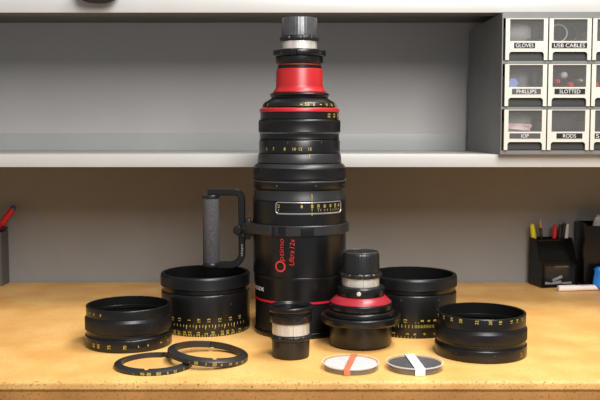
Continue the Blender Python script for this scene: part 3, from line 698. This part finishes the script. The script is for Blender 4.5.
def frame_poly(bm, x0, x1, z0, z1, holes, y0, y1):
    """a plate with rectangular openings: built from a grid of cells"""
    xs = sorted({x0, x1, *[h[0] for h in holes], *[h[1] for h in holes]}); zs = sorted({z0, z1, *[h[2] for h in holes], *[h[3] for h in holes]})
    inside = lambda x, z: any(h[0] < x < h[1] and h[2] < z < h[3] for h in holes)
    V = {}
    def v(i, j, y):
        k = (i, j, y)
        if k not in V: V[k] = bm.verts.new((xs[i], y, zs[j]))
        return V[k]
    full = lambda i, j: 0 <= i < len(xs) - 1 and 0 <= j < len(zs) - 1 and not inside((xs[i] + xs[i + 1]) / 2, (zs[j] + zs[j + 1]) / 2)
    for i in range(len(xs) - 1):
        for j in range(len(zs) - 1):
            if not full(i, j): continue
            bm.faces.new((v(i, j, y0), v(i + 1, j, y0), v(i + 1, j + 1, y0), v(i, j + 1, y0)))
            bm.faces.new((v(i, j, y1), v(i, j + 1, y1), v(i + 1, j + 1, y1), v(i + 1, j, y1)))
            for (di, dj, a, b) in ((-1, 0, (i, j), (i, j + 1)), (1, 0, (i + 1, j), (i + 1, j + 1)), (0, -1, (i, j), (i + 1, j)), (0, 1, (i, j + 1), (i + 1, j + 1))):
                if not full(i + di, j + dj): bm.faces.new((v(*a, y0), v(*b, y0), v(*b, y1), v(*a, y1)))
drawer_at = {}
for r_ in range(3):
    z0, z1 = rows_z[r_]; h = z1 - z0
    for c in range(ncol):
        x0 = .004 + pitch * c + .0012; x1 = .004 + pitch * (c + 1) - .0012; wd = x1 - x0
        dr = bpy.data.objects.new('drawer', None)
        bm = bmesh.new()
        win_h = (x0 + wd * .10, x1 - wd * .10, z0 + h * .455, z1 - h * .02)
        pull = (x0 + wd * .085, x1 - wd * .085, z0 - 1, z0 + h * .20)
        frame_poly(bm, x0, x1, z0, z1, [(win_h[0], win_h[1], win_h[2], win_h[3]), (pull[0], pull[1], z0 - 1e-5, pull[3])], -.004, 0)
        # rounded shoulders of the pull opening
        for sx, xx in ((1, pull[0]), (-1, pull[1])):
            v = [bm.verts.new((xx + sx * a, y, pull[3] - b)) for y in (-.004, 0) for a, b in ((0, 0), (.0042, 0), (.0022, .0008), (.0008, .0024), (0, .0046))]
            bm.faces.new(v[:5]); bm.faces.new(v[5:][::-1])
            for q in range(1, 4): bm.faces.new((v[q], v[q + 1], v[q + 6], v[q + 5]))
        # tray behind the front
        box(bm, x0 + .002, x0 + .0035, 0.0002, dep - .03, z0 + .001, z1 - .02); box(bm, x1 - .0035, x1 - .002, 0.0002, dep - .03, z0 + .001, z1 - .02)
        d = obj('drawer', bm, 'cream', cab)
        obj('tray', bx(x0 + .0036, x1 - .0036, .012, dep - .03, z0 + h * .415, z0 + h * .44), 'recess', d)
        obj('window_pane', bx(win_h[0] - .001, win_h[1] + .001, -.0022, -.0012, win_h[2] - .001, win_h[3] + .0005) if False else bx(win_h[0] + .0001, win_h[1] - .0001, -.0022, -.0012, win_h[2] + .0001, win_h[3] - .0001), 'clear', d)
        obj('finger_pull', bx(pull[0] - .001, pull[1] + .001, .004, .006, z0 + .0005, pull[3] + .002), 'recess', d)
        if lab_span[r_][c]:
            a, b = lab_span[r_][c]
            la = (x0 + wd * a, x0 + wd * b, z0 + h * .285, z0 + h * .415)
            obj('label_strip', bx(la[0], la[1], -.0046, -.0041, la[2], la[3]), 'label_grey' if texts[r_][c] in ('IOP', 'PHILLIPS') else 'label', d)
            s = texts[r_][c]; bm = bmesh.new()
            hh = (la[3] - la[2]) * .70
            wmax = {'GLOVES': .84, 'USB CABLES': .87, 'PHILLIPS': .68, 'SLOTTED': .68, 'IOP': .24, 'RODS': .50, 'S': .10}[s] * (la[1] - la[0])
            cxl = (la[0] + la[1]) / 2 if s != 'S' else la[0] + .005
            write(bm, s, hh, lambda u, v: Vector((cxl + u, -.0048, (la[2] + la[3]) / 2 + v)), -.006, width=wmax)
            obj('label_text', bm, 'white_ink', d)
        drawer_at[r_, c] = (cx0 + x0, cx0 + x1, zb_ + z0 + h * .44, zb_ + z1)
# what shows through the drawer windows
def lump(sx, sy, sz_, seed, amp, sub=3):
    bm = bmesh.new(); bmesh.ops.create_icosphere(bm, subdivisions=sub, radius=1)
    rr = random.Random(seed); ph = [rr.uniform(0, 6) for _ in range(6)]
    for v in bm.verts:
        c = v.co.copy()
        k = 1 + amp * (math.sin(3 * c.x + ph[0]) * math.cos(4 * c.y + ph[1]) + .6 * math.sin(7 * c.z + ph[2] + 2 * c.x) + .4 * math.cos(9 * c.y + ph[3] + 5 * c.x))
        q = lambda a: math.copysign(abs(a) ** .75, a)
        v.co = Vector((q(c.x) * sx * k, q(c.y) * sy * k, q(c.z) * sz_ * k))
    return bm
def rest_on(o, z):
    zm = min(v.co.z for v in o.data.vertices); o.location.z = z - zm
def inside(r_, c, name, m, bm, fx, dy, label, cat, lift=0):
    x0, x1, z0, z1 = drawer_at[r_, c]
    o = obj(name, bm, m); o.location = (x0 + (x1 - x0) * fx, CY + dy, 0); rest_on(o, z0 + .0004 + lift)
    return tag(o, label, cat)
inside(0, 0, 'folded_glove', 'glove', lump(.024, .012, .0172, 3, .06), .40, .032, 'pale grey folded glove at left inside the GLOVES drawer', 'glove')
inside(0, 0, 'folded_glove', 'dark_fabric', lump(.010, .012, .0172, 5, .08), .81, .032, 'dark folded glove at right inside the GLOVES drawer', 'glove')
def coil(r, rr, z, turns=3):
    bm = bmesh.new()
    for q in range(turns):
        ring = []
        for i in range(36):
            a = 2 * PI * i / 36; c = Vector((r * math.cos(a), (q - 1) * rr * 2.1, r * math.sin(a))); u = c.normalized()
            row = [bm.verts.new(Vector((math.cos(a) * (r + rr * math.cos(b)), (q - 1) * rr * 2.1 + rr * math.sin(b), math.sin(a) * (r + rr * math.cos(b))))) for b in [2 * PI * k / 8 for k in range(8)]]
            ring.append(row)
        for i in range(36):
            A, B = ring[i], ring[(i + 1) % 36]
            for k in range(8): bm.faces.new((A[k], A[(k + 1) % 8], B[(k + 1) % 8], B[k]))
    return bm
inside(0, 1, 'coiled_cable', 'pen_black', coil(.0155, .0022, 0), .62, .040, 'black coiled cable at the back of the USB CABLES drawer', 'cable')
inside(0, 1, 'coiled_cable', 'pen_silver', coil(.0150, .0012, 0, 2), .30, .020, 'thin white coiled cable at the front of the USB CABLES drawer', 'cable')
bm = bmesh.new(); rod(bm, (0, -.006, 0), (0, .006, 0), [(0, .0088), (.1, .0094), (.9, .0094), (1, .0088)], 6); inside(1, 0, 'hexagonal_cap', 'blue_pale', bm, .245, .016, 'pale blue hexagonal cap at left inside the PHILLIPS drawer', 'cap')
inside(1, 0, 'rolled_pouch', 'glove', lump(.024, .010, .0172, 9, .04), .50, .052, 'plain grey pouch behind the PHILLIPS drawer window', 'pouch')
inside(1, 0, 'rolled_pouch', 'dark_fabric', lump(.0075, .010, .0172, 10, .04), .82, .030, 'dark pouch at right behind the PHILLIPS drawer window', 'pouch')
for (fx, dz, r0, m, lb) in ((.29, .006, .0052, 'pen_red', 'red screwdriver handle end at left inside the SLOTTED drawer'), (.60, 0, .0055, 'pen_red', 'red screwdriver handle end at bottom of the SLOTTED drawer window'), (.44, .016, .0062, 'pen_silver', 'shiny silver driver end in the middle of the SLOTTED drawer window'), (.85, .009, .0035, 'pen_silver', 'small silver driver end at right of the SLOTTED drawer window')):
    bm = bmesh.new(); rod(bm, (0, -.012, 0), (0, .06, 0), [(0, r0 * .5), (.04, r0 * .92), (.1, r0), (.9, r0), (1, r0 * .6)], 14)
    inside(1, 1, 'screwdriver', m, bm, fx, .020, lb, 'screwdriver', dz)
inside(1, 1, 'black_bundle', 'dark_fabric', lump(.026, .010, .0172, 21, .10), .52, .11, 'black bundle filling the back of the SLOTTED drawer', 'bundle')
inside(2, 0, 'paper_packet', 'pink', lump(.019, .008, .0075, 13, .22), .40, .016, 'crumpled pink and white packet in the IOP drawer', 'packet')
inside(2, 0, 'folded_pouch', 'glove', lump(.024, .012, .0172, 16, .05), .50, .045, 'grey folded pouch behind the pink packet in the IOP drawer', 'pouch')
inside(2, 1, 'rod_bundle', 'dark_fabric', lump(.026, .012, .0172, 18, .05), .50, .035, 'dark bundle filling the RODS drawer', 'bundle')
for r_ in range(2): inside(r_, 2, 'black_bundle', 'dark_fabric', lump(.024, .012, .0172, 30 + r_, .07), .50, .035, ('black bundle in the top drawer at the right edge of the picture', 'black bundle in the middle drawer at the right edge of the picture')[r_], 'bundle')
bm = bmesh.new(); rod(bm, (0, -.010, 0), (0, .03, 0), [(0, .003), (.1, .005), (.9, .005), (1, .003)], 14); inside(1, 2, 'screwdriver', 'pen_red', bm, .17, .014, 'red screwdriver end in the drawer right of SLOTTED at the picture edge', 'screwdriver')

# ================================================================== desk organizer and pens, right
oA = P(541.5, 289, 1.82); ow, od = .083, .057
org = thing('desk_organizer', 'black plastic desk organizer with slanted top and small clear drawer', 'organizer', (oA.x, 1.82, 0), math.radians(12.5))
zt1, zf = Z(236.5, 1.885), Z(262.5, 1.82); bm = bmesh.new(); tt = .0022
def wedge(x0, x1):
    prof = [(0, 0), (0, zf), (.008, zf + .001), (.028, zt1 - .001), (od, zt1 + .001), (od, 0)]
    a = [bm.verts.new((x0, y, z)) for y, z in prof]; b = [bm.verts.new((x1, y, z)) for y, z in prof]
    for i in range(len(prof)): bm.faces.new((a[i], a[(i + 1) % len(prof)], b[(i + 1) % len(prof)], b[i]))
    bm.faces.new(a[::-1]); bm.faces.new(b)
wedge(0, tt); wedge(ow - tt, ow)
box(bm, tt, ow - tt, od - tt, od, 0, zt1); box(bm, tt, ow - tt, 0, od - tt, 0, tt); box(bm, tt, ow - tt, 0, .008, zf - tt, zf); box(bm, tt, ow - tt, .026, .028, tt, zt1 - .003); box(bm, tt, ow - tt, .028, od - tt, tt, .006)
a_ = [bm.verts.new((x, y, z)) for x in (tt, ow - tt) for y, z in ((.0078, zf), (.028, zt1 - .001), (.028, zt1 - .0035), (.0078, zf - .0025))]
for i in range(4): bm.faces.new((a_[i], a_[(i + 1) % 4], a_[4 + (i + 1) % 4], a_[4 + i]))
bm.faces.new(a_[:4]); bm.faces.new(a_[4:][::-1])
obj('organizer_body', bm, 'bin_black', org)
bm = bmesh.new(); frame_poly(bm, tt + .0006, ow - tt - .0006, tt + .0006, zf - tt - .0006, [(tt + .005, ow - tt - .005, tt + .005, zf - tt - .006)], -.0015, .002)
dr = obj('drawer', bm, 'bin_black', org)
obj('drawer_window', bx(tt + .0052, ow - tt - .0052, 0, .001, tt + .0052, zf - tt - .0062), 'clear_dark', dr)
obj('drawer_handle', bx(ow * .32, ow * .70, -.004, -.0016, zf - .011, zf - .008, bev=.0006), 'clear', dr)
def in_org(p): return org.matrix_world @ p
bpy.context.view_layer.update()
for i, (x, y, z, a, L_, m) in enumerate(((.017, .008, .0052, 70, .020, 'pen_silver'), (.037, .009, .0052, 15, .022, 'pen_silver'), (.061, .009, .0052, -8, .022, 'tissue'), (.045, .018, .0105, 25, .022, 'pen_silver'))):
    bm = bmesh.new(); q = math.radians(min(a, 30)); dx, dz = math.cos(q) * L_ / 2, math.sin(q) * L_ / 2
    box(bm, -L_ / 2, L_ / 2, -.002, .002, -.003, .003, .001, Matrix.Rotation(-q if i % 2 else q * .4, 4, 'Y'))
    o = obj('metal_clip', bm, m); o.location = org.matrix_world @ Vector((x, y, 0)); rest_on(o, tt + .0006 + (.006 if i == 3 else 0))
    tag(o, ('silver clip at left behind the clear organizer drawer', 'silver clip in the middle behind the clear organizer drawer', 'beige clip at right behind the clear organizer drawer', 'silver clip lying uppermost in the clear organizer drawer')[i], 'clip')
def pen(name, label, cat, p0, p1, r, m, parts=(), n=14):
    p0, p1 = Vector(p0), Vector(p1); t = thing(name, label, cat, p0)
    bm = bmesh.new(); rod(bm, (0, 0, 0), p1 - p0, [(0, r * .6), (.03, r), (.85 if parts else .97, r), (.86 if parts else 1, r * (1 if parts else .7))], n); obj('barrel', bm, m, t)
    for nm, mm, a, b, ra, rb in parts:
        bm = bmesh.new(); rod(bm, (p1 - p0) * a, (p1 - p0) * b, [(0, ra), (.6, ra * .5 + rb * .5), (1, rb)], n); obj(nm, bm, mm, t)
    return t
bpy.context.view_layer.update()
def base(x, y): return org.matrix_world @ Vector((x, y, .0066))
def top(px, py, y): return P(px, py, y)
pen('highlighter', 'yellow highlighter at the left of the black organizer', 'marker', base(.0195, .046), top(532.0, 224, 1.868), .0054, 'hl', [('cap_end', 'hl', .8605, 1.0, .0054, .0038)])
pen('pencil', 'wooden pencil pointing up beside the yellow highlighter in the organizer', 'pencil', base(.0290, .048), top(540.3, 219, 1.871), .0034, 'pen_black', [('tip', 'wood', .8605, 1.0, .0034, .0008)], 8)
o = obj('sticky_note_pad', bx(-.009, .009, -.002, .002, 0, .089, bev=.001), 'orange'); o.location = base(.040, .052); o.rotation_euler = (0, 0, math.radians(12.5)); tag(o, 'amber yellow note pad standing between the pens in the organizer', 'note pad')
pen('red_pen', 'red pen leaning right in the middle of the organizer', 'pen', base(.042, .040), top(555.2, 224.5, 1.868), .0046, 'pen_red', [('cap_end', 'pen_red', .8605, 1.0, .0046, .0034)])
pen('black_pen', 'black pen between the red pen and the silver pen in the organizer', 'pen', base(.052, .040), top(560.6, 224.5, 1.872), .0046, 'pen_black', [('cap_end', 'pen_black', .8605, 1.0, .0046, .0034)])
pen('black_pen', 'thick black marker behind the red pen, against the organizer back', 'pen', base(.060, .048), top(564.6, 222.8, 1.882), .0046, 'pen_black', [('clip_end', 'pen_black', .8605, 1.0, .0046, .0034)])
pen('silver_pen', 'silver pen at the right end of the organizer', 'pen', base(.066, .036), top(567.6, 224, 1.872), .0040, 'pen_silver', [('clip_end', 'pen_silver', .8605, 1.0, .0040, .0030)])
# black box further right with tissue in it, blue pouch in front
bX = P(579, 280, 1.85).x
box_t = thing('black_box', 'tall black open box at the right edge behind the blue pouch', 'box', (bX, 1.80, 0))
bm = bmesh.new(); hb = Z(223, 1.84); wb = .11
box(bm, 0, .003, .018, .088, 0, hb); box(bm, wb - .003, wb, .018, .088, 0, hb); box(bm, .003, wb - .003, .085, .088, 0, hb); box(bm, .003, wb - .003, .018, .021, 0, hb - .004); box(bm, .003, wb - .003, .021, .085, 0, .003)
obj('box_shell', bm, 'bin_black', box_t)
o = obj('crumpled_tissue', lump(.016, .016, .068, 41, .10), 'tissue'); o.location = (P(597.5, 222, 1.855).x, 1.853, 0); rest_on(o, .0035)
tag(o, 'crumpled pale tissue sticking out of the tall black box', 'tissue')
o = obj('blue_pouch', lump(.020, .010, .0265, 44, .12), 'blue'); o.location = (P(603.5, 274, 1.795).x, 1.795, 0); rest_on(o, .0002)
tag(o, 'bright blue crumpled vinyl pouch at the right edge of the bench', 'pouch')
# clear tube lying in front
pa, pb = D(558, 291.6), D(640, 289.2)
mt = thing('marker_pen', 'milky white capped marker lying on the bench before the black organizer', 'marker', (pa.x, pa.y, .0066))
dv = Vector((pb.x - pa.x, pb.y - pa.y, 0)).normalized()
bm = bmesh.new(); rod(bm, dv * 0, dv * .036, [(0, .0052), (.05, .0064), (1, .0064)], 20); obj('cap', bm, 'translucent', mt)
bm = bmesh.new(); rod(bm, dv * .0362, dv * .15, [(0, .0058), (.97, .0058), (1, .004)], 20); obj('barrel', bm, 'translucent', mt)
bm = bmesh.new()
for k in range(9): box(bm, .047 + .006 * k, .0505 + .006 * k, -.0007, .0007, .00575, .0061, 0, Matrix.Rotation(math.atan2(dv.y, dv.x), 4, 'Z') @ Matrix.Rotation(math.radians(35), 4, 'X'))
obj('printed_bands', bm, 'pinktext', mt)

# ================================================================== grey cup and red pen, left
cX = P(9.2, 286, 1.889).x; hc = Z(232.5, 1.845)
cup = thing('pen_cup', 'square grey pen cup at the left edge of the bench', 'pen cup', (cX - .04, 1.845 + .02, 0))
bm = bmesh.new()
box(bm, -.04, -.037, -.02, .026, 0, hc); box(bm, .037, .04, -.02, .026, 0, hc); box(bm, -.037, .037, -.02, -.017, 0, hc); box(bm, -.037, .037, .023, .026, 0, hc); box(bm, -.037, .037, -.017, .023, 0, .003)
obj('cup_body', bm, 'cup_grey', cup)
bm = bmesh.new(); frame_poly(bm, -.041, .041, -.021, .027, [(-.036, .036, -.016, .022)], 0, .004)
bmesh.ops.transform(bm, matrix=Matrix.Translation((0, 0, hc + .0042)) @ Matrix.Rotation(PI / 2, 4, 'X') @ Matrix.Identity(4), verts=bm.verts[:])
for v in bm.verts: v.co.y = -v.co.y if False else v.co.y
obj('rim', bm, 'bin_black', cup)
pen('red_pen', 'red pen with a blue tip leaning out of the grey cup', 'pen', P(-24, 259, 1.868), P(14.5, 206.5, 1.868), .0070, 'pen_red', [('cap_end', 'pen_red', .8605, .96, .0070, .0062), ('tip', 'pen_blue', .9601, 1.0, .0058, .0046)])

# ================================================================== dark pouch over the top shelf edge
zp = Z(2.9, 1.545)
pt = thing('round_pouch', 'dark rounded pouch hanging over the top shelf edge at upper left', 'pouch', (P(97.5, 0, 1.545).x, 1.5465, zp))
bm = lump(.037, .0205, .026, 51, .012, 3); z0 = min(v.co.z for v in bm.verts); y1 = max(v.co.y for v in bm.verts)
for v in bm.verts: v.co.z -= z0; v.co.y += .0228 - y1
obj('pouch_body', bm, 'dark_fabric', pt)
zs = .5557 - zp; bm = bmesh.new()
box(bm, -.012, .012, .016, .085, zs, zs + .002); box(bm, -.012, .012, .010, .018, zs, zs + .012, .001)
obj('strap', bm, 'dark_fabric', pt)
